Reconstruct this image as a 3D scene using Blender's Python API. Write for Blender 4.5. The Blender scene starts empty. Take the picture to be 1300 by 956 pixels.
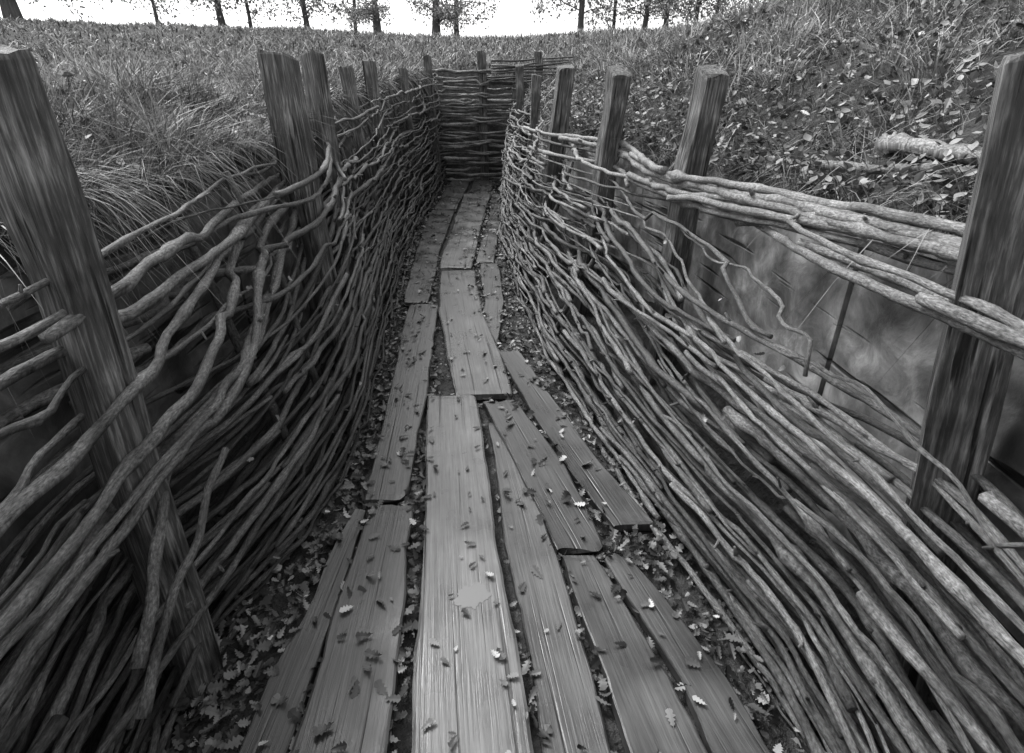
import bpy, math
import numpy as np
from mathutils import Vector, Matrix
rng=np.random.default_rng(7)
scene=bpy.context.scene
# ------------------------------------------------------------------ helpers
def link(o): scene.collection.objects.link(o); return o
def mesh_np(name,verts,quads,mats,tone=None,uv=None,smooth=False,mi=None):
    verts=np.asarray(verts,dtype=np.float32); quads=np.asarray(quads,dtype=np.int32)
    me=bpy.data.meshes.new(name)
    me.vertices.add(len(verts)); me.vertices.foreach_set("co",verts.ravel())
    me.loops.add(quads.size); me.polygons.add(len(quads))
    me.loops.foreach_set("vertex_index",quads.ravel())
    me.polygons.foreach_set("loop_start",np.arange(0,quads.size,4,dtype=np.int32))
    if mi is not None: me.polygons.foreach_set("material_index",np.asarray(mi,dtype=np.int32))
    me.polygons.foreach_set("use_smooth",np.full(len(quads),smooth))
    me.update(calc_edges=True)
    if tone is not None:
        a=me.attributes.new("tone",'FLOAT','POINT'); a.data.foreach_set("value",np.asarray(tone,dtype=np.float32))
    if uv is not None:
        l=me.uv_layers.new(name="UVMap"); l.data.foreach_set("uv",np.asarray(uv,dtype=np.float32)[quads.ravel()].ravel())
    for m in mats: me.materials.append(m)
    me.validate()
    return me
def obj(name,me): return link(bpy.data.objects.new(name,me))
class Bag:
    def __init__(s): s.v=[];s.q=[];s.t=[];s.u=[];s.n=0
    def add(s,v,q,t,u):
        s.v.append(v); s.q.append(q+s.n); s.t.append(t); s.u.append(u); s.n+=len(v)
    def mesh(s,name,mats,smooth=True):
        return mesh_np(name,np.concatenate(s.v),np.concatenate(s.q),mats,np.concatenate(s.t),np.concatenate(s.u),smooth)
def tube(bag,P,R,tone,sides=7,ref=(0,0,1),rough=.10):
    P=np.asarray(P,float); n=len(P); R=np.asarray(R,float)
    T=np.gradient(P,axis=0); T/=np.linalg.norm(T,axis=1)[:,None]+1e-9
    ref=np.asarray(ref,float); A=np.cross(T,ref); A/=np.linalg.norm(A,axis=1)[:,None]+1e-9
    B=np.cross(A,T)
    P=np.vstack([P[:1]-T[:1]*.001,P,P[-1:]+T[-1:]*.001]); R=np.concatenate([[R[0]*.05],R,[R[-1]*.05]])
    A=np.vstack([A[:1],A,A[-1:]]);B=np.vstack([B[:1],B,B[-1:]]); n+=2
    ang=np.linspace(0,2*np.pi,sides,endpoint=False)
    wob=1+rng.normal(0,rough,(n,sides))
    V=P[:,None,:]+(R[:,None]*wob)[:,:,None]*(np.cos(ang)[None,:,None]*A[:,None,:]+np.sin(ang)[None,:,None]*B[:,None,:])
    i=np.arange(n-1)[:,None]; j=np.arange(sides)[None,:]; j2=(j+1)%sides
    Q=np.stack([i*sides+j,i*sides+j2,(i+1)*sides+j2,(i+1)*sides+j],-1).reshape(-1,4)
    L=np.concatenate([[0],np.cumsum(np.linalg.norm(np.diff(P,axis=0),axis=1))])
    off=rng.uniform(0,50)
    U=np.stack([np.repeat(L+off,sides),np.tile(np.abs(np.linspace(-1,1,sides))*.05,n)+off*.37],-1)
    bag.add(V.reshape(-1,3),Q,np.full(n*sides,tone),U)
def smooth1(xs,ys,w=.35):
    xs=np.array(xs,float);ys=np.array(ys,float)
    return lambda Y: sum(np.interp(np.asarray(Y,float)+d,xs,ys) for d in (-w,-w/2,0,w/2,w))/5
def noise1(n,knots,amp):
    k=rng.normal(0,amp,max(knots,4)); x=np.linspace(0,len(k)-1,n)
    i=np.clip(x.astype(int),0,len(k)-2); f=x-i; f=f*f*(3-2*f)
    return k[i]*(1-f)+k[i+1]*f
def kink1(n,knots,amp):
    kx=np.sort(rng.random(max(knots,4))); kx[0]=0; kx[-1]=1
    return np.interp(np.linspace(0,1,n),kx,rng.normal(0,amp,len(kx)))
def sstep(x): x=np.clip(x,0,1); return x*x*(3-2*x)
def sn(x,y,s):
    x=np.asarray(x,float)*s;y=np.asarray(y,float)*s
    return (np.sin(x*1.3+2.1*np.sin(y*.9)+1.7)+np.sin(y*1.7+1.9*np.sin(x*1.1)+.3)+.6*np.sin(x*3.1+y*2.3)+.5*np.sin(y*4.3-x*2.9+1.))/3.1
# ------------------------------------------------------------------ materials
def mk(name,coord='Object',scale=(1,1,1),nscale=8,ramp=((.3,.03),(.7,.2)),big=(1.5,.6,1.3),rough=(.5,.8),bump=.4,bdist=.01,tone=False,crack=None,spec=.4,detail=5,flat=False,dist=0.):
    m=bpy.data.materials.new(name); m.use_nodes=True; nt=m.node_tree; N=nt.nodes; L=nt.links
    b=N['Principled BSDF']; b.inputs['Specular IOR Level'].default_value=spec
    if flat:
        at=N.new('ShaderNodeAttribute'); at.attribute_name='tone'; L.new(at.outputs['Fac'],b.inputs['Base Color'])
        b.inputs['Roughness'].default_value=rough[0]; return m
    tc=N.new('ShaderNodeTexCoord'); mp=N.new('ShaderNodeMapping'); mp.inputs['Scale'].default_value=scale
    L.new(tc.outputs[coord],mp.inputs[0])
    n1=N.new('ShaderNodeTexNoise'); n1.inputs['Scale'].default_value=nscale; n1.inputs['Detail'].default_value=detail; n1.inputs['Roughness'].default_value=.65; n1.inputs['Distortion'].default_value=dist
    L.new(mp.outputs[0],n1.inputs['Vector'])
    cr=N.new('ShaderNodeValToRGB'); L.new(n1.outputs['Fac'],cr.inputs[0])
    els=cr.color_ramp.elements
    while len(els)<len(ramp): els.new(.5)
    for e,(p,c) in zip(els,ramp): e.position=p; e.color=(c,c,c,1)
    n2=N.new('ShaderNodeTexNoise'); n2.inputs['Scale'].default_value=big[0]; n2.inputs['Detail'].default_value=3
    L.new(tc.outputs[coord],n2.inputs['Vector'])
    mr=N.new('ShaderNodeMapRange'); mr.inputs[1].default_value=.3; mr.inputs[2].default_value=.7; mr.inputs[3].default_value=big[1]; mr.inputs[4].default_value=big[2]
    L.new(n2.outputs['Fac'],mr.inputs[0])
    vm=N.new('ShaderNodeVectorMath'); vm.operation='SCALE'; L.new(cr.outputs[0],vm.inputs[0]); L.new(mr.outputs[0],vm.inputs['Scale'])
    out=vm.outputs[0]; hgt=n1.outputs['Fac']
    if crack:
        mp2=N.new('ShaderNodeMapping'); mp2.inputs['Scale'].default_value=crack; L.new(tc.outputs[coord],mp2.inputs[0])
        n3=N.new('ShaderNodeTexNoise'); n3.inputs['Scale'].default_value=1; n3.inputs['Detail'].default_value=2; L.new(mp2.outputs[0],n3.inputs['Vector'])
        m3=N.new('ShaderNodeMapRange'); m3.inputs[1].default_value=.33; m3.inputs[2].default_value=.40; m3.inputs[3].default_value=.15; m3.inputs[4].default_value=1
        L.new(n3.outputs['Fac'],m3.inputs[0])
        v3=N.new('ShaderNodeVectorMath'); v3.operation='SCALE'; L.new(out,v3.inputs[0]); L.new(m3.outputs[0],v3.inputs['Scale']); out=v3.outputs[0]
        ad=N.new('ShaderNodeMath'); ad.operation='ADD'; L.new(hgt,ad.inputs[0]); L.new(m3.outputs[0],ad.inputs[1]); hgt=ad.outputs[0]
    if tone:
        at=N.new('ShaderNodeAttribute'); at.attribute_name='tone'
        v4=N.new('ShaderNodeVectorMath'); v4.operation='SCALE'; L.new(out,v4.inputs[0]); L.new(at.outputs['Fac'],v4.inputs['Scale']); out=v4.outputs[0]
    L.new(out,b.inputs['Base Color'])
    rr=N.new('ShaderNodeMapRange'); rr.inputs[1].default_value=.35; rr.inputs[2].default_value=.65; rr.inputs[3].default_value=rough[0]; rr.inputs[4].default_value=rough[1]
    L.new(n2.outputs['Fac'],rr.inputs[0]); L.new(rr.outputs[0],b.inputs['Roughness'])
    if bump:
        bp=N.new('ShaderNodeBump'); bp.inputs['Strength'].default_value=bump; bp.inputs['Distance'].default_value=bdist
        L.new(hgt,bp.inputs['Height']); L.new(bp.outputs[0],b.inputs['Normal'])
    return m
M_rod=mk('bark_rod','UV',(1,1.8,1),80,((.34,.025),(.5,.075),(.68,.155)),(9,.4,1.4),(.3,.6),1.0,.006,True,detail=5)
M_post=mk('weathered_post','Object',(60,60,4.0),1.7,((.3,.02),(.5,.08),(.70,.28)),(7,.35,1.45),(.5,.8),1.0,.008,False,(62,62,2.2),detail=7,dist=.2)
M_plank=mk('wet_plank','Object',(60,2.2,10),1.5,((.3,.04),(.5,.065),(.75,.10)),(4.5,.4,1.35),(.22,.5),.5,.003,True,(42,.7,8),.45,detail=6,dist=.2)
M_soil=mk('soil','Object',(1,1,1),14,((.3,.008),(.5,.022),(.75,.07)),(1.6,.6,1.4),(.6,.9),1,.04)
M_bank=mk('grassy_ground','Object',(1,1,1),22,((.3,.012),(.5,.04),(.75,.10)),(.9,.6,1.4),(.8,.95),1,.05)
M_board=mk('backing_board_mat','Object',(9,2.5,2.5),3,((.3,.05),(.5,.13),(.7,.27)),(5,.3,1.3),(.5,.85),.8,.01,True,(3,1.6,22),detail=8,dist=.4)
M_leaf=mk('dry_leaf',rough=(.45,.5),flat=True)
M_grass=mk('grass_blades',rough=(.55,.5),flat=True,spec=.3)
M_trunk=mk('tree_bark','Object',(6,6,1),2,((.3,.04),(.7,.14)),(1.5,.7,1.2),(.8,.9),.8,.03)
M_crown=mk('tree_leaves',rough=(.6,.5),flat=True,spec=.3)
M_water=bpy.data.materials.new('shallow_water'); M_water.use_nodes=True
_b=M_water.node_tree.nodes['Principled BSDF']; _b.inputs['Base Color'].default_value=(.13,.13,.13,1); _b.inputs['Roughness'].default_value=.12; _b.inputs['Specular IOR Level'].default_value=.7
# ------------------------------------------------------------------ trench plan
FL=smooth1([-4,.8,1,1.5,1.94,2.6,3.7,5.8,9.3],[-.88,-.87,-.86,-.79,-.735,-.74,-.89,-1.06,-1.08],.25)
FR=smooth1([-4,.8,1,1.49,1.94,2.6,3.7,5.8,7.4,9.3],[.85,.82,.78,.61,.49,.28,.09,-.13,-.14,-.1])
TL=smooth1([-4,1.0,1.7,2.57,3.4,4.6,5.4,8.5,9.3],[-1.0,-.99,-.99,-.95,-1.12,-1.2,-1.25,-1.17,-1.2],.25)
TR=smooth1([-4,1,2.6,3.6,4.5,6,7.5,9.3],[1.0,.95,.83,.58,.33,.2,.08,.15])
ZL=smooth1([-4,1,2.5,4.6,8.5,9.3],[1.28,1.24,1.25,1.38,1.56,1.6])
ZR=smooth1([-4,1,2.6,4.5,6,9.3],[1.28,1.27,1.17,1.17,1.17,1.3])
base=smooth1([-6,1,2.5,9.3,18,24,60,400],[1.25,1.27,1.29,1.6,2.45,2.5,2.3,2.3],.8)
def EL(Y): return TL(Y)-.20
def ER(Y): return TR(Y)+.20
def G(x,Y):
    x=np.asarray(x,float);Y=np.asarray(Y,float)
    inside=sstep((9.9-Y)/1.0)
    el=np.maximum(EL(np.clip(Y,-4,9.3))-x,0); er=np.maximum(x-ER(np.clip(Y,-4,9.3)),0)
    A=np.interp(Y,[-4,3,5,8,12,18],[.85,.85,.8,.55,.4,.1])
    z=base(Y)+.035*np.minimum(el,12)+A*(1-np.exp(-er/1.2))
    mid=(x>-.5)
    z=z-inside*mid*(base(Y)-ZR(np.clip(Y,-4,9.3)))*np.exp(-er/.9)
    e=el+er
    lm=inside*sstep(el/.45)*np.exp(-el/2.5)*.15*sstep((4.5-Y)/2)
    return z+lm+sn(x,Y,1.7)*.055*sstep(e/.6)+sn(x+5,Y,5.1)*.035+sn(x,Y+9,.45)*.08*sstep(e/4)
# ------------------------------------------------------------------ ground sheet
Ys=np.concatenate([[-300,-60,-20,-8,-4.3,-4.25],np.arange(-4,9.25,.1),[9.33,9.38],np.arange(9.5,20,.3),[21,22,24,27,32,40,60,120,400]])
eo=np.concatenate([np.linspace(0,1.2,16),np.geomspace(1.35,14,34),[18,26,50,120,400]])
rows=[]
for Y in Ys:
    Yc=min(max(Y,-4),9.3); tr=(-4.2<Y<9.35)
    el,er,fl,fr=float(EL(Yc)),float(ER(Yc)),float(FL(Yc))-.2,float(FR(Yc))+.25
    fl=max(fl,el+.02)
    jl=.035*float(sn(Y,3,6)); jr=.035*float(sn(Y,8,6))
    xl=(el+jl-eo)[::-1]; xr=er+jr+eo
    r=[]
    zl=G(xl,Y); zr=G(xr,Y)
    r+= list(zip(xl,[Y]*len(xl),zl))
    nW=9; nF=24
    gl,gr=zl[-1],zr[0]
    for k in range(1,nW):
        t=k/nW; x=el+jl*(1-t)+(fl-el)*t**6+ .012*math.sin(Y*9+k*2); z=gl*(1-t)
        r.append((x,Y,z if tr else float(G(x,Y))))
    for k in range(nF+1):
        x=fl+(fr-fl)*k/nF
        z=-.008+.010*float(sn(x,Y,9))+.006*float(sn(x,Y,23))
        r.append((x,Y,z if tr else float(G(x,Y))))
    for k in range(nW-1,0,-1):
        t=k/nW; x=er+jr*(1-t)+(fr-er)*t**6+ .012*math.sin(Y*8+k*2+1); z=gr*(1-t)
        r.append((x,Y,z if tr else float(G(x,Y))))
    r+= list(zip(xr,[Y]*len(xr),zr))
    rows.append(r)
V=np.array(rows); nr,nc=V.shape[:2]
I,J=np.meshgrid(np.arange(nr-1),np.arange(nc-1),indexing='ij')
Q=np.stack([I*nc+J,I*nc+J+1,(I+1)*nc+J+1,(I+1)*nc+J],-1).reshape(-1,4)
lo=len(eo); hi=nc-len(eo)
mi=(((J>=lo-2)&(J<hi)&(Ys[I]>-4.3)&(Ys[I]<9.35))).astype(int).ravel()
obj('ground',mesh_np('ground',V.reshape(-1,3),Q,[M_bank,M_soil],smooth=True,mi=mi))
# ------------------------------------------------------------------ backing boards
def backing(name,T,Z,sgn,tn):
    bag=Bag()
    a=-3.0
    while a<8.9:
        b_=min(a+rng.uniform(1.3,2.1),9.15)
        lv=[-.02,.38,.96,1.0]; nb=2
        for k in range(nb):
            n=max(4,int((b_-a)/.12)); ys=np.linspace(a+.006,b_-.006,n)
            off=.118+rng.uniform(0,.016)
            zb=np.clip(lv[k]+.004,-.02,9)*Z(ys)*1.0+noise1(n,5,.006); 
            zt=(lv[k+1]-.006)*Z(ys)*1.0+noise1(n,5,.006)
            if k==nb-1: zt=Z(ys)-.06+noise1(n,6,.02)
            P=[]
            for y,z0,z1 in zip(ys,zb,zt):
                bx=float(T(y))+sgn*(off+.015)
                P+=[(bx,y,z0),(bx,y,z1),(bx+sgn*.018,y,z1),(bx+sgn*.018,y,z0)]
            P=np.array(P); q=[]
            for i in range(n-1):
                for m in range(4): q.append([i*4+m,i*4+(m+1)%4,(i+1)*4+(m+1)%4,(i+1)*4+m])
            q.append([0,1,2,3]); q.append([(n-1)*4+3,(n-1)*4+2,(n-1)*4+1,(n-1)*4])
            bag.add(P,np.array(q),np.full(len(P),tn*rng.uniform(.75,1.2)),np.zeros((len(P),2)))
        a=b_
    obj(name,bag.mesh(name,[M_board],False))
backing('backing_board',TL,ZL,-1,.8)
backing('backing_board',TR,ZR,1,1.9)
# ------------------------------------------------------------------ posts
def post(b,t,w,d=None,twist=0.,sl=.02):
    d=d or w*.8
    b=Vector(b);t=Vector(t); ax=t-b; Ln=ax.length; n=40
    vs=[]; M=6
    sec=[]
    for s in range(4):
        for k in range(M):
            f=-.5+k/(M-1)
            f=max(-.475,min(.475,f))
            sec.append([(f,-.5),(.5,f),(-f,.5),(-.5,-f)][s])
    m=len(sec)
    wx=noise1(n+1,9,.04);wy=noise1(n+1,9,.04); ox=noise1(n+1,5,.007); oy=noise1(n+1,5,.006)
    groove=rng.normal(0,.012,m)
    gdr=np.array([noise1(n+1,10,.014) for _ in range(m)])
    ch=rng.normal(0,.004,m)
    kx=rng.uniform(-1,1)*.15; ky=rng.uniform(-1,1)*.15
    for i in range(n+1):
        z=Ln*i/n; f=1-.07*i/n
        for k,(x,y) in enumerate(sec):
            top=(x*sl*5*w+y*ky*d+x*kx*w)
            zz=z
            if i==n: zz=z+top+ch[k]
            if i==n-1: zz=z+top+Ln/n*.75
            g=f*(1+groove[k]+gdr[k][i]+rng.normal(0,.004)); 
            if i==n: g*=.95
            vs.append((x*w*(1+wx[i])*g+ox[i],y*d*(1+wy[i])*g+oy[i],zz))
    q=[]
    for i in range(n):
        for k in range(m): q.append((i*m+k,i*m+(k+1)%m,(i+1)*m+(k+1)%m,(i+1)*m+k))
    me=bpy.data.meshes.new('wooden_post')
    o=n*m
    me.from_pydata(vs,[],q+[tuple(range(o,o+m))]+[tuple(range(m-1,-1,-1))])
    me.materials.append(M_post)
    ob=link(bpy.data.objects.new('wooden_post',me))
    ob.matrix_world=Matrix.Translation(b)@ax.to_track_quat('Z','Y').to_matrix().to_4x4()@Matrix.Rotation(twist,4,'Z')
    return ob
PL=[1.02,2.57,4.6,7.0,8.5]; PR=[1.0,2.6,3.6,4.5,6.0,7.5]
post((-.925,1.0,-.1),(-.885,1.06,1.635),.115,.10,.2)
post((-.93,2.57,-.1),(-.965,2.57,1.66),.14,.12,-.15)
post((-1.0,3.3,-.1),(-1.10,3.4,1.68),.10,.10,.2)
post((-1.1,4.6,-.1),(-1.25,4.6,1.62),.10,.10,.1)
post((-1.2,5.4,-.1),(-1.25,5.4,1.68),.11,.1,0)
post((-1.2,7.0,-.1),(-1.24,7.0,1.62),.09,.1,0)
post((-1.1,8.5,-.1),(-1.16,8.5,1.78),.14,.1,0)
post((1.10,.96,-.1),(.885,1.03,1.63),.155,.11,-.3)
post((.76,2.6,-.1),(.85,2.6,1.60),.125,.11,.12,.05)
post((.50,3.6,-.1),(.635,3.6,1.60),.14,.12,.2,.06)
post((.22,4.5,-.1),(.39,4.5,1.63),.14,.12,.1,.05)
post((.16,6.0,-.1),(.25,6.0,1.56),.11,.1,0)
post((.05,7.5,-.1),(.10,7.5,1.66),.11,.1,0)
post((-.44,9.08,-.1),(-.44,9.08,1.85),.13,.1,0)
post((.04,9.05,-.1),(.06,9.05,1.62),.12,.1,0)
post((.38,8.9,.9),(.38,8.95,1.85),.12,.1,0)
post((1.25,8.9,.9),(1.3,8.95,1.95),.10,.1,0)
post((-1.0,-.6,-.1),(-1.0,-.6,1.6),.14,.1,0)
post((1.0,-.7,-.1),(1.02,-.7,1.6),.14,.1,0)
# ------------------------------------------------------------------ wattle
def wattle(name,side,F,T,Z,posts,tonef,du,gap,expo,dens):
    bag=Bag(); sg=-1 if side=='L' else 1
    pk=np.array([posts[0]-3.2,posts[0]-1.6]+posts+[posts[-1]+1.3]); ph=np.arange(len(pk))
    u=.015; c=0
    def rod(u0,Y0,Ln,r0,par,layer=0.,slope=0.,tone=1.,wob=.006,ends=True):
        n=max(16,int(Ln/.035)); Y=np.linspace(Y0,Y0+Ln,n)
        zt=Z(Y); w=1-sstep((Y-1.8)/1.2)
        un=np.clip(u0+noise1(n,int(Ln/.8)+3,wob)+kink1(n,int(Ln/.22)+3,.0060)+noise1(n,int(Ln/.1)+3,.0015)+slope*(Y-Y0-Ln/2),.0,1.04)
        z=zt*(un*(1-w)+w*np.interp(un,gap[0],gap[1]))
        z=np.maximum(z,.012+layer*.02)
        uu=np.clip(z/zt,0,1.05)
        X=F(Y)+(T(Y)-F(Y))*uu**expo
        amp=.08*sstep((uu-.25)/.5)+.015
        phs=np.interp(Y,pk,ph)
        inn=amp*par*np.cos(np.pi*phs)+.03*np.abs(np.sin(np.pi*phs))*(uu<.8)+noise1(n,int(Ln/.7)+3,.010)+kink1(n,int(Ln/.2)+3,.006)-layer
        if side=='L' and par<0.5 or (side=='L' and rng.random()<.6):
            inn=inn-np.exp(-((Y-1.02)/.34)**2)*.10*(1-uu*.3)
        if ends:
            tt=np.linspace(0,1,n)
            inn=inn+sstep((tt-.88)/.12)*rng.uniform(0,.03)+sstep((.1-tt)/.1)*rng.uniform(0,.03)
        X=X-sg*inn
        Rr=r0*np.linspace(1,rng.uniform(.45,.8),n)
        for _ in range(int(Ln*5)):
            Rr=Rr*(1+rng.uniform(.1,.35)*np.exp(-((np.arange(n)-rng.uniform(0,n))/1.1)**2))
        if rng.random()<.5: Rr=Rr[::-1]
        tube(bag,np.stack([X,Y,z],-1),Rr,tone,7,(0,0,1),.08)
        for _ in range(rng.integers(0,5)):
            i=rng.integers(3,n-3); p=np.array([X[i],Y[i],z[i]]); l=rng.uniform(.015,.055)
            d=np.array([-sg*rng.uniform(.2,1),rng.uniform(-1,1)*.8,rng.uniform(-.2,1)]); d/=np.linalg.norm(d)
            tube(bag,[p,p+d*l*.5,p+d*l],[Rr[i]*.6,Rr[i]*.5,Rr[i]*.35],tone,5,(.3,.2,1))
    while u<1.0:
        par=1 if c%2==0 else -1; c+=1
        Y=-1.6-rng.uniform(0,1.2)
        while Y<8.9:
            Ln=rng.uniform(1.3,3.4); Ln=min(Ln,9.15-Y)
            if Ln<.5: break
            r=rng.uniform(.008,.0155) if rng.random()<.75 else rng.uniform(.005,.009)
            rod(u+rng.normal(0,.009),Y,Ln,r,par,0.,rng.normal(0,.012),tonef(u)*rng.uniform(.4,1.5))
            if u<.70 and rng.random()<dens:
                rod(u+rng.normal(0,.02),Y+rng.uniform(-.5,.5),min(Ln,9.1-Y),r,-par,rng.uniform(.03,.12),rng.normal(0,.016),tonef(u)*rng.uniform(.2,.6),.012)  # inner rods painted darker, shade deep in the weave put into their tone
            Y+=Ln-rng.uniform(.1,.5)
        u+=du*rng.uniform(.7,1.3)
    for _ in range(16):
        Y=rng.uniform(-1,6.5); rod(rng.uniform(.1,.75),Y,rng.uniform(.9,2.2),rng.uniform(.006,.012),rng.choice([-1,1]),-.02,rng.normal(0,.06),tonef(.5)*rng.uniform(.7,1.6),.012)
    ys=[3.1,4.0,5.2,6.7] if side=='R' else [1.7,2.05,3.9,5.0,6.2]
    for y in ys:
        z=np.linspace(.0,float(Z(y))*rng.uniform(.62,1.05),14); uu=z/float(Z(y))
        X=F(y)+(T(y)-F(y))*uu**expo-sg*(-.025+noise1(14,5,.008)); 
        tube(bag,np.stack([X,np.full(14,y)+noise1(14,4,.02),z],-1),np.linspace(.019,.014,14),tonef(.5)*.7,8,(0,1,0.05))
    return bag,rod
gR=([0,.80,.855,1.04],[0,.69,.90,1.04])
gL=([0,.74,.84,1.04],[0,.63,.84,1.04])
bL,rodL=wattle('wattle_fence','L',FL,TL,ZL,PL,lambda u:1.0+.3*u,.033,gL,.9,.8)  # shaded left wall: shading put into rod tone, darker than right, lighter upwards
for (u,Y,Ln,sl) in [(.80,.2,2.5,.10),(.72,.1,2.3,.13),(.88,.3,2.4,.02),(.76,.35,2.6,.06),(.68,.1,2.4,.12),(.84,.0,2.6,.08)]:
    rodL(u,Y,Ln,.0155,1,-.02,sl,1.6,.008)
obj('wattle_fence',bL.mesh('wattle_fence',[M_rod]))
bR,rodR=wattle('wattle_fence','R',FR,TR,ZR,PR,lambda u:1.55+.4*u,.032,gR,1.15,.9)  # light from the left painted into rod tone, brighter towards the top
for (u,Y,Ln) in [(.99,.1,3.4),(1.0,.3,3.0),(.96,.0,3.1),(.975,.6,3.6),(.945,.2,2.2),(1.01,2.6,3.2)]:
    rodR(u,Y,Ln,.0165,1 if rng.random()<.6 else -1,-.01,rng.normal(0,.005),2.4,.006)
obj('wattle_fence',bR.mesh('wattle_fence',[M_rod]))
bF=Bag(); z=.03;c=0
while z<1.66:
    for rep in range(2):
        x0=-1.32+rng.uniform(-.05,.3)*rep; x1=.14-rng.uniform(0,.3)*(1-rep) ; n=24
        X=np.linspace(x0,x1,n); par=1 if c%2 else -1
        Yy=9.06-par*.075*np.cos(np.pi*(X+.44)/.5)+noise1(n,6,.01)
        tube(bF,np.stack([X,Yy,z+rep*.02+kink1(n,7,.016)],-1),rng.uniform(.014,.024)*np.linspace(1,.7,n),rng.uniform(1.2,4.0))
    z+=rng.uniform(.07,.10); c+=1
for k in range(8):
    X=np.linspace(-.3,rng.uniform(1.3,1.7),20)
    tube(bF,np.stack([X,8.9+noise1(20,6,.03),1.45+.04*k+.05*X+noise1(20,6,.014)],-1),.015*np.linspace(1,.6,20),rng.uniform(.7,1.8))
obj('wattle_fence',bF.mesh('wattle_fence',[M_rod]))
def branch(pts,r,tone=1.):
    b=Bag(); p=np.array(pts,float); n=16; t=np.linspace(0,len(p)-1,n)
    P=np.stack([np.interp(t,np.arange(len(p)),p[:,k]) for k in range(3)],-1)+np.stack([noise1(n,6,.006) for _ in range(3)],-1)
    tube(b,P,r*np.linspace(1,.7,n)*(1+np.abs(noise1(n,8,.08))),tone,8,(.1,.2,1)); obj('fallen_branch',b.mesh('fallen_branch',[M_rod]))
branch([(1.24,1.95,1.39),(1.25,1.7,1.39),(1.27,1.35,1.40)],.026,2.6)
branch([(1.12,2.1,1.29),(1.18,1.6,1.35)],.016,2.0)
branch([(-.80,.75,.45),(-.84,.98,.62),(-.86,1.12,.74)],.015,1.3)
branch([(-.80,.70,.36),(-.80,.98,.50),(-.80,1.25,.66)],.013,1.3)
# ------------------------------------------------------------------ planks  (Y, Xleft, Xright) stations
PLK=[
 ([(.55,-.23,.09),(1.0,-.281,.03),(1.49,-.33,-.05),(2.0,-.39,-.115),(2.5,-.452,-.187)],.050,1.75),
 ([(2.53,-.30,.01),(3.0,-.40,-.06),(3.7,-.54,-.22),(4.57,-.62,-.32)],.046,1.35),
 ([(1.72,-.60,-.43),(2.6,-.66,-.456),(3.3,-.73,-.52),(3.8,-.76,-.55)],.042,1.05),
 ([(.55,-.72,-.585),(1.0,-.69,-.58),(1.68,-.635,-.578)],.030,.65),
 ([(.55,-.57,-.30),(1.0,-.565,-.33),(1.68,-.568,-.39)],.046,.75),
 ([(.55,.115,.30),(1.0,.06,.235),(1.49,-.015,.15),(2.3,-.12,-.035)],.026,1.0),
 ([(1.47,.163,.335),(1.94,.02,.228),(2.45,-.155,.02)],.050,.55),
 ([(.55,.33,.55),(1.0,.263,.457),(1.44,.177,.300)],.042,1.0),
 ([(.55,.57,.72),(1.0,.475,.617),(1.44,.315,.43)],.038,.85),
 ([(1.59,.39,.554),(1.94,.245,.40),(2.6,.03,.174),(3.07,-.09,.035)],.040,.6),
 ([(4.62,-.65,-.35),(6.4,-.66,-.34),(7.9,-.67,-.3)],.05,1.8),
 ([(3.85,-.82,-.625),(5.2,-.93,-.70),(6.9,-1.0,-.72)],.04,1.0),
 ([(3.1,-.26,-.10),(3.9,-.20,-.06),(4.8,-.29,-.12)],.032,.8),
 ([(4.85,-.33,-.17),(6.2,-.28,-.13),(7.9,-.27,-.12)],.036,1.0),
 ([(6.95,-.98,-.70),(8.0,-.98,-.68),(9.0,-.95,-.66)],.04,1.3),
 ([(7.95,-.62,-.3),(9.0,-.6,-.3)],.04,1.2),
]
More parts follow.
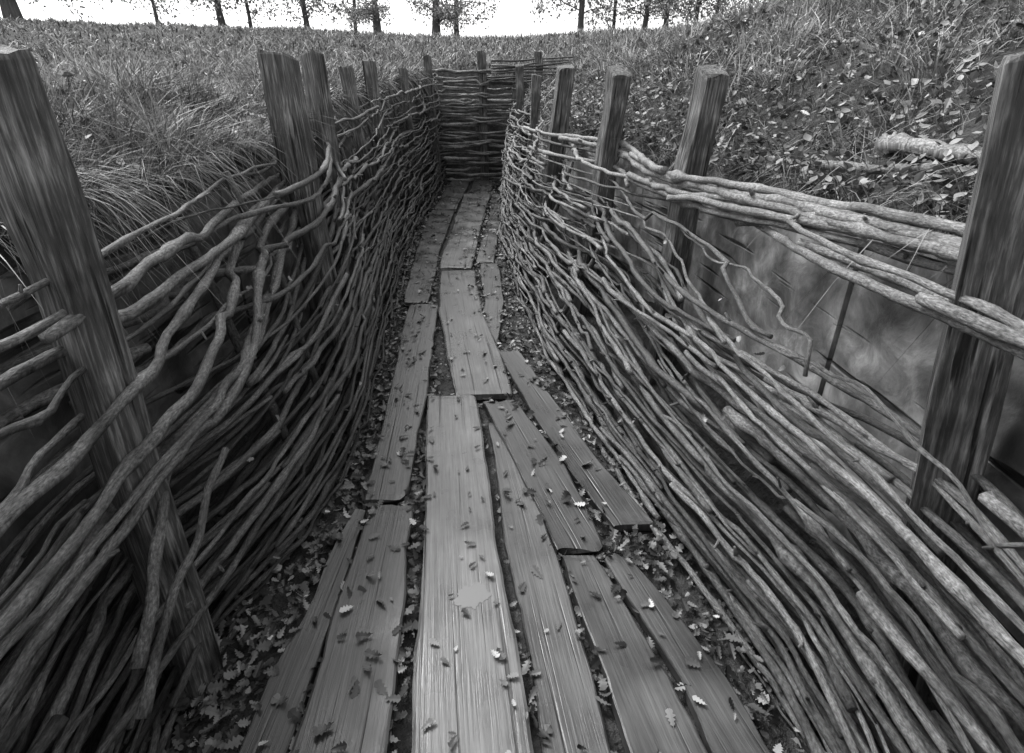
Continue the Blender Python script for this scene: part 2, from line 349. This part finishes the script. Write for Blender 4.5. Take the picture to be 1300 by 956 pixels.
for pi,(st,zt,tn) in enumerate(PLK):
    st=np.array(st); Ln=st[-1,0]-st[0,0]; n=max(8,int(Ln/.03)); Y=np.linspace(st[0,0],st[-1,0],n)
    xl=np.interp(Y,st[:,0],st[:,1])+noise1(n,int(Ln/.3)+3,.005)+noise1(n,int(Ln/.06)+3,.0014)
    xr=np.interp(Y,st[:,0],st[:,2])+noise1(n,int(Ln/.3)+3,.005)+noise1(n,int(Ln/.06)+3,.0014)
    th=.035; K=11; tl=np.array([0,.03,.12,.25,.38,.5,.62,.75,.88,.97,1]); zt0=zt+noise1(n,5,.0012); tilt=rng.normal(0,.004); cup=rng.uniform(-.003,.003)
    if pi==0: zt0=np.full(n,zt); tilt=0; cup=0
    y0s=noise1(K,5,.012);y1s=noise1(K,5,.012)
    vs=[]; 
    for i in range(n):
        top=[]
        e0=max(0,1-i/3.)*.006; e1=max(0,1-(n-1-i)/3.)*.006
        for k in range(K):
            t=tl[k]; x=xl[i]+e0+e1*.6+(xr[i]-e1-e0*.5-xl[i]-e0-e1*.6)*t
            y=Y[i]+(y0s[k]*max(0,1-i/2) if i<2 else 0)+(y1s[k] if i==n-1 else 0)
            zz=zt0[i]+tilt*(t-.5)*2+cup*(2*t-1)**2-(.0035 if k in(0,K-1) else 0)-(.003 if i in (0,n-1) else 0)
            top.append((x,y,zz))
        vs+=top+[(top[-1][0]+.001,top[-1][1],zt0[i]-th),(top[0][0]-.001,top[0][1],zt0[i]-th)]
    m=K+2; q=[]
    for i in range(n-1):
        for k in range(m): q.append((i*m+k,i*m+(k+1)%m,(i+1)*m+(k+1)%m,(i+1)*m+k))
    vs=np.array(vs); c=vs.mean(0); 
    ang=math.atan2((st[-1,1]+st[-1,2]-st[0,1]-st[0,2])/2,Ln)
    R=Matrix.Rotation(-ang,3,'Z'); Ri=np.array(R.transposed()); lv=(vs-c)@Ri.T
    me=bpy.data.meshes.new('wooden_plank')
    me.from_pydata([tuple(v) for v in lv],[],[f[::-1] for f in q]+[tuple(range(m)),tuple(range((n-1)*m+m-1,(n-1)*m-1,-1))])
    a=me.attributes.new("tone",'FLOAT','POINT'); a.data.foreach_set("value",np.full(len(vs),tn*rng.uniform(.92,1.08),dtype=np.float32))
    me.materials.append(M_plank)
    o=link(bpy.data.objects.new('wooden_plank',me)); o.matrix_world=Matrix.Translation(Vector(c))@R.to_4x4()
NP=90; aa=np.linspace(0,2*math.pi,NP,endpoint=False); rr=1+.16*np.sin(2*aa+.6)+.10*np.sin(5*aa+2)+.07*np.sin(9*aa+1)+.05*np.sin(17*aa)+.03*np.sin(29*aa+2)
pv=[(-.13,1.26,.0512)]+[(-.13+.05*math.cos(a)*r_,1.26+.05*math.sin(a)*r_,.0512) for a,r_ in zip(aa,rr)]
me=bpy.data.meshes.new('puddle'); me.from_pydata(pv,[],[(0,1+i,1+(i+1)%NP) for i in range(NP)]); me.materials.append(M_water); obj('puddle',me)
def floorz(x,y):
    z=np.full(len(x),.006)
    for st,zt,_ in PLK:
        st=np.array(st); ins=(y>st[0,0])&(y<st[-1,0])&(x>np.interp(y,st[:,0],st[:,1]))&(x<np.interp(y,st[:,0],st[:,2]))
        z=np.where(ins&(zt+.006>z),zt+.006,z)
    return z
# ------------------------------------------------------------------ leaves
OAK_T=np.array([0,.08,.2,.3,.4,.5,.6,.7,.82,.92,1.]); OAK_W=np.array([.012,.02,.15,.08,.24,.12,.30,.16,.25,.17,.02])
OVT_T=np.linspace(0,1,6); OVT_W=np.array([.02,.22,.30,.26,.15,.01])
def rotm(yaw,pitch,roll):
    n=len(yaw); cy,sy,cp,sp,cr,sr=np.cos(yaw),np.sin(yaw),np.cos(pitch),np.sin(pitch),np.cos(roll),np.sin(roll)
    Z=np.zeros(n);O=np.ones(n)
    Rz=np.array([[cy,-sy,Z],[sy,cy,Z],[Z,Z,O]]).transpose(2,0,1)
    Ry=np.array([[cp,Z,-sp],[Z,O,Z],[sp,Z,cp]]).transpose(2,0,1)
    Rx=np.array([[O,Z,Z],[Z,cr,-sr],[Z,sr,cr]]).transpose(2,0,1)
    return Rz@Ry@Rx
def leaves(pos,size,yaw,pitch,roll,tone,T,W,curl=.25):
    N=len(pos); n=len(T)
    c=rng.uniform(-.1,curl,N); f=rng.uniform(-.1,.45,N); 
    loc=np.zeros((N,n,3,3))
    ws=W[None,:]*rng.uniform(.8,1.2,(N,1))*(1+rng.normal(0,.12,(N,n)))
    for k,s in enumerate((-1,0,1)):
        loc[:,:,k,0]=T[None,:]-.5+(.05*abs(s))
        loc[:,:,k,1]=s*ws
        loc[:,:,k,2]=c[:,None]*((T[None,:]-.5)**2)*2+abs(s)*ws*f[:,None]
    loc=loc.reshape(N,n*3,3)*size[:,None,None]
    Vv=np.einsum('nij,nkj->nki',rotm(yaw,pitch,roll),loc)+pos[:,None,:]
    q=[]
    for i in range(n-1):
        for k in range(2): q.append([i*3+k,i*3+k+1,(i+1)*3+k+1,(i+1)*3+k])
    Qq=(np.array(q)[None]+(np.arange(N)*n*3)[:,None,None]).reshape(-1,4)
    return Vv.reshape(-1,3),Qq,np.repeat(tone,n*3)
def cat(parts):
    v=[];q=[];t=[];n=0
    for a,b,c in parts: v.append(a);q.append(b+n);t.append(c);n+=len(a)
    return np.concatenate(v),np.concatenate(q),np.concatenate(t)
parts=[]
N=430; y=.6+8.2*rng.random(N)**1.5; s=rng.random(N); x=FL(y)+(FR(y)-FL(y))*s
parts.append(leaves(np.stack([x,y,floorz(x,y)+.003],-1),rng.uniform(.016,.05,N),rng.uniform(0,6.3,N),rng.normal(0,.12,N),rng.normal(0,.15,N),rng.choice([.03,.08,.15,.32],N,p=[.25,.3,.25,.2])*rng.uniform(.7,1.3,N),OAK_T,OAK_W))
N=11000; y=.5+8.4*rng.random(N)**1.5; s=np.where(rng.random(N)<.55,rng.random(N)**1.1*.36,1-rng.random(N)**1.0*.45); x=FL(y)-.1+(FR(y)-FL(y)+.2)*s
zz=floorz(x,y); kk=(zz<.03)|(rng.random(N)<.05); x,y,zz=x[kk],y[kk],zz[kk]; N=len(x)
parts.append(leaves(np.stack([x,y,np.where(zz>.03,zz,zz+rng.uniform(0,.035,N))+.004],-1),rng.uniform(.022,.06,N),rng.uniform(0,6.3,N),rng.normal(0,.4,N),rng.normal(0,.4,N),rng.choice([.02,.045,.08,.14,.30],N,p=[.27,.27,.24,.15,.07])*rng.uniform(.7,1.3,N),OAK_T,OAK_W,.5))
# litter in the gaps between boards
N=1500; y=.6+4*rng.random(N)**1.4; s=rng.random(N); x=FL(y)+(FR(y)-FL(y))*s; zz=floorz(x,y); kk=zz<.03; x,y=x[kk],y[kk]; N=len(x)
parts.append(leaves(np.stack([x,y,np.full(N,.01)+rng.uniform(0,.02,N)],-1),rng.uniform(.015,.04,N),rng.uniform(0,6.3,N),rng.normal(0,.4,N),rng.normal(0,.4,N),rng.choice([.03,.07,.14],N)*rng.uniform(.7,1.3,N),OAK_T,OAK_W,.5))
N=3200; y=.4+9*rng.random(N)**1.3; side=rng.random(N)<.72
x=np.where(side,ER(y)+rng.random(N)**1.7*1.5,EL(y)-rng.random(N)**1.5*2.0)
parts.append(leaves(np.stack([x,y,G(x,y)+rng.uniform(.01,.06,N)],-1),rng.uniform(.025,.065,N),rng.uniform(0,6.3,N),rng.normal(0,.4,N),rng.normal(0,.4,N),rng.choice([.05,.1,.2,.42],N,p=[.35,.35,.22,.08])*rng.uniform(.7,1.3,N),OAK_T,OAK_W,.5))
N=260; y=1.3+6*rng.random(N); rt=rng.random(N)<.6; u=rng.random(N)*.8
x=np.where(rt,FR(y)+(TR(y)-FR(y))*u**1.15-.04,FL(y)+(TL(y)-FL(y))*u**.9+.04); z=u*np.where(rt,ZR(y),ZL(y))
parts.append(leaves(np.stack([x,y,z],-1),rng.uniform(.02,.045,N),rng.uniform(0,6.3,N),rng.normal(0,.7,N),rng.normal(0,.7,N),rng.uniform(.05,.2,N),OAK_T,OAK_W,.5))
v,q,t=cat(parts); obj('fallen_leaves',mesh_np('fallen_leaves',v,q,[M_leaf],t,None,False))
N=9000; y=.3+5.5*rng.random(N)**1.2; side=rng.random(N)<.85
x=np.where(side,ER(y)-.03+rng.random(N)**1.6*1.4,EL(y)+.03-rng.random(N)**1.6*.8)
parts=[leaves(np.stack([x,y,G(x,y)+rng.uniform(.01,.10,N)],-1),rng.uniform(.015,.045,N),rng.uniform(0,6.3,N),rng.normal(.2,.5,N),rng.normal(0,.5,N),rng.uniform(.04,.26,N),OVT_T,OVT_W)]
v,q,t=cat(parts); obj('ground_cover_plants',mesh_np('ground_cover_plants',v,q,[M_leaf],t,None,False))
# ------------------------------------------------------------------ grass
def blades(x,y,z,h,w,lean,ld,tone,droop=.35,lev=((0,1),(.55,.8),(1,.12))):
    N=len(x); K=len(lev); a=rng.uniform(0,np.pi,N); wx=np.cos(a)*w; wy=np.sin(a)*w
    lx=np.cos(ld)*lean*h; ly=np.sin(ld)*lean*h
    V=np.zeros((N,2*K,3))
    for k,(t,ww) in enumerate(lev):
        cx=x+lx*t*(.4+.6*t); cy=y+ly*t*(.4+.6*t); cz=z+h*t*(1-droop*np.minimum(lean,1.6)*t)
        V[:,2*k]=np.stack([cx-wx*ww,cy-wy*ww,cz],-1); V[:,2*k+1]=np.stack([cx+wx*ww,cy+wy*ww,cz],-1)
    q=np.array([[2*k,2*k+1,2*k+3,2*k+2] for k in range(K-1)]); Q=(q[None]+(np.arange(N)*2*K)[:,None,None]).reshape(-1,4)
    return V.reshape(-1,3),Q,np.repeat(tone,2*K)
L5=((0,1),(.25,.95),(.5,.8),(.75,.55),(1,.1))
N=300000; r=.9*np.exp(rng.random(N)**.85*math.log(28)); th=rng.uniform(-1.1,1.1,N)
x=r*np.sin(th); y=r*np.cos(th)
e=np.maximum(EL(np.clip(y,-4,9.3))-x,x-ER(np.clip(y,-4,9.3))); e=np.where(y>9.4,np.maximum(e,y-9.4),e)
cl=sn(x,y,2.3)+.7*sn(x+3,y+8,6.)
keep=(e>-.02)&(cl+rng.normal(0,.45,N)>-.45)
keep&=~((x>0)&(e<.9)&(y<4)&(rng.random(N)<.7))
x,y,r,e,cl=x[keep],y[keep],r[keep],e[keep],cl[keep]; N=len(x)
h=rng.uniform(.04,.15,N)*(1+.7*np.clip(cl,-1,1.5))*(1+.3*(x<0)*(r<4)); w=.0018*np.maximum(1,r/2.2)*rng.uniform(.6,1.4,N)
parts=[blades(x,y,G(x,y)-.01,h,w,rng.uniform(.1,1.5,N),rng.uniform(0,6.3,N),np.clip(rng.uniform(.03,.36,N)*(1+.6*cl)*np.where(e<.5,.7,1),.02,.6))]
for sgn,EE,n in ((-1,EL,28000),(1,ER,3500)):
    y=1.15+8.0*rng.random(n)**1.4; x=EE(y)+sgn*(rng.random(n)**1.4*.6-.06)
    cy2=np.round(y*11)/11+rng.normal(0,.014,n)
    y=np.where(rng.random(n)<.6,cy2,y)
    ld=np.where(sgn<0,0,np.pi)+rng.normal(0,.9,n)+.8*sn(y,1,9)
    k=(sn(y,sgn,5)+rng.normal(0,.35,n)>-.3); x,y,ld=x[k],y[k],ld[k]; n=len(x)
    parts.append(blades(x,y,G(x,y)-.01,rng.uniform(.08,.28,n)*(1+.35*sn(y,4,7)),.0017*np.maximum(1,y/2.2),rng.uniform(.3,1.3,n),ld,rng.uniform(.02,.34,n),rng.uniform(.5,2.1,n),L5))
for _ in range(300):
    right=rng.random()<.55
    cy=rng.uniform(1.3,9); cx=float(ER(cy))+rng.uniform(.5,4.0) if right else float(EL(cy))-rng.uniform(.1,3.5); n=130
    x=cx+rng.normal(0,.07,n); y=cy+rng.normal(0,.07,n); ld=np.arctan2(y-cy,x-cx)
    parts.append(blades(x,y,G(x,y)-.01,rng.uniform(.12,.32,n)*(1 if right else .8),np.full(n,.0022)*max(1,cy/3),rng.uniform(.3,1.3,n),ld,rng.uniform(.06,.42,n),.7,L5))
v,q,t=cat(parts); obj('grass',mesh_np('grass',v,q,[M_grass],t,None,False))
# ------------------------------------------------------------------ trees
def tree_mesh(seed,H,r0,crown0,nl=13,nb=24):
    global rng
    keep_r=rng; rng=np.random.default_rng(seed)
    b=Bag(); n=14; t=np.linspace(0,1,n)
    P=np.stack([noise1(n,6,.2)*t,noise1(n,6,.2)*t,t*H],-1); P[0,:2]=0
    tube(b,P,r0*(1-.8*t)+r0*.35*np.exp(-t*30),1,9,(1,0,.01))
    cl=[]
    for k in range(nb):
        s=rng.uniform(crown0/H,.95) if k>5 else rng.uniform(crown0*.45/H,crown0*1.2/H); p=np.array([np.interp(s,t,P[:,i]) for i in range(3)])
        a=rng.uniform(0,6.3); L=(1.15-s)*H*.36*rng.uniform(.6,1.1)*(1 if k>5 else .45); up=rng.uniform(-.1,.7)
        m=7; tt=np.linspace(0,1,m)
        B=p+np.stack([np.cos(a)*L*tt+noise1(m,4,.12)*tt,np.sin(a)*L*tt+noise1(m,4,.12)*tt,L*up*tt-.25*L*tt**2+noise1(m,4,.1)*tt],-1)
        tube(b,B,r0*.28*(1-s*.6)*(1-.85*tt),1,5,(.1,.1,1))
        for _ in range(8):
            f=rng.uniform(.3,1.05); c=np.array([np.interp(f,tt,B[:,i]) for i in range(3)])+rng.normal(0,.34,3)
            cl.append(c); 
            tube(b,[np.array([np.interp(min(f,1),tt,B[:,i]) for i in range(3)]),c],[.015,.006],1,4,(.1,.1,1))
    v1,q1,t1=np.concatenate(b.v),np.concatenate(b.q),np.ones(b.n)
    cl=np.array(cl); M=nl*len(cl); pos=np.repeat(cl,nl,0)+rng.normal(0,.17,(M,3))
    v2,q2,t2=leaves(pos,rng.uniform(.07,.15,M),rng.uniform(0,6.3,M),rng.uniform(-1.3,1.3,M),rng.uniform(-1.3,1.3,M),rng.uniform(.15,.5,M),np.array([0,.5,1.]),np.array([.05,.3,.03]))
    V,Q,T=cat([(v1,q1,t1),(v2,q2,t2)])
    me=mesh_np('oak_tree',V,Q,[M_trunk,M_crown],T,None,False,np.concatenate([np.zeros(len(q1)),np.ones(len(q2))]))
    rng=keep_r; return me
TM=[tree_mesh(11,12,.22,1.4,34),tree_mesh(12,11,.12,1.9,22),tree_mesh(13,13,.17,2.4,22),tree_mesh(14,9,.07,1.5,18,20)]
for px,Y,k,s in [(-18.8,21,2,1),(-17.2,22,0,1.1),(-13.4,24,3,.9),(-11.4,25,1,1.1),(-9.9,24,3,.9),(-8.4,26,1,1),(-6.2,25,3,1),(-4.9,23,0,.62),(-2.9,24,0,.7),(-2.2,25,1,.9),(2.7,25,1,1),(4.2,26,3,1),(5.2,25,1,.9),(6.1,25,1,.9),(7.4,25.5,3,1.2),(8.3,26,3,1.1),(9.3,25,3,1),(11.3,26,3,.9),(15,26,1,1),(-26,24,2,1),(22,25,2,1)]:
    o=link(bpy.data.objects.new('oak_tree',TM[k])); o.location=(px,Y,float(G(px,Y))-.05); o.rotation_euler=(rng.normal(0,.03),rng.normal(0,.04),rng.uniform(0,6.3)); o.scale=(s,s,s)
# ------------------------------------------------------------------ light
w=bpy.data.worlds.new("World"); scene.world=w; w.use_nodes=True; nt=w.node_tree
sky=nt.nodes.new('ShaderNodeTexSky'); sky.sky_type='NISHITA'; sky.sun_disc=False
el=math.radians(50); az=math.radians(-42)
sky.sun_elevation=el; sky.sun_rotation=az; sky.dust_density=4; sky.air_density=1.2
bw=nt.nodes.new('ShaderNodeRGBToBW'); nt.links.new(sky.outputs[0],bw.inputs[0])
ml=nt.nodes.new('ShaderNodeMath'); ml.operation='MULTIPLY_ADD'; ml.inputs[1].default_value=2.0; ml.inputs[2].default_value=3.4  # bright overcast cloud
nt.links.new(bw.outputs[0],ml.inputs[0])
bg=nt.nodes['Background']; nt.links.new(ml.outputs[0],bg.inputs[0]); bg.inputs[1].default_value=.15
sd=bpy.data.lights.new('sun','SUN'); sd.energy=2.4; sd.angle=math.radians(10)
so=link(bpy.data.objects.new('sun',sd))
d=Vector((math.sin(az)*math.cos(el),math.cos(az)*math.cos(el),math.sin(el))); so.rotation_euler=d.to_track_quat('Z','Y').to_euler()
# ------------------------------------------------------------------ camera
cd=bpy.data.cameras.new('camera'); cd.sensor_width=36; cd.lens=700/1300*36; cd.shift_y=-45/1300; cd.clip_start=.02; cd.clip_end=1500
co=link(bpy.data.objects.new('camera',cd)); co.location=(0,0,1.6); co.rotation_euler=(math.radians(90-26.1),0,0)
scene.camera=co
scene.view_settings.view_transform='Standard'; scene.view_settings.look='None'; scene.view_settings.exposure=0
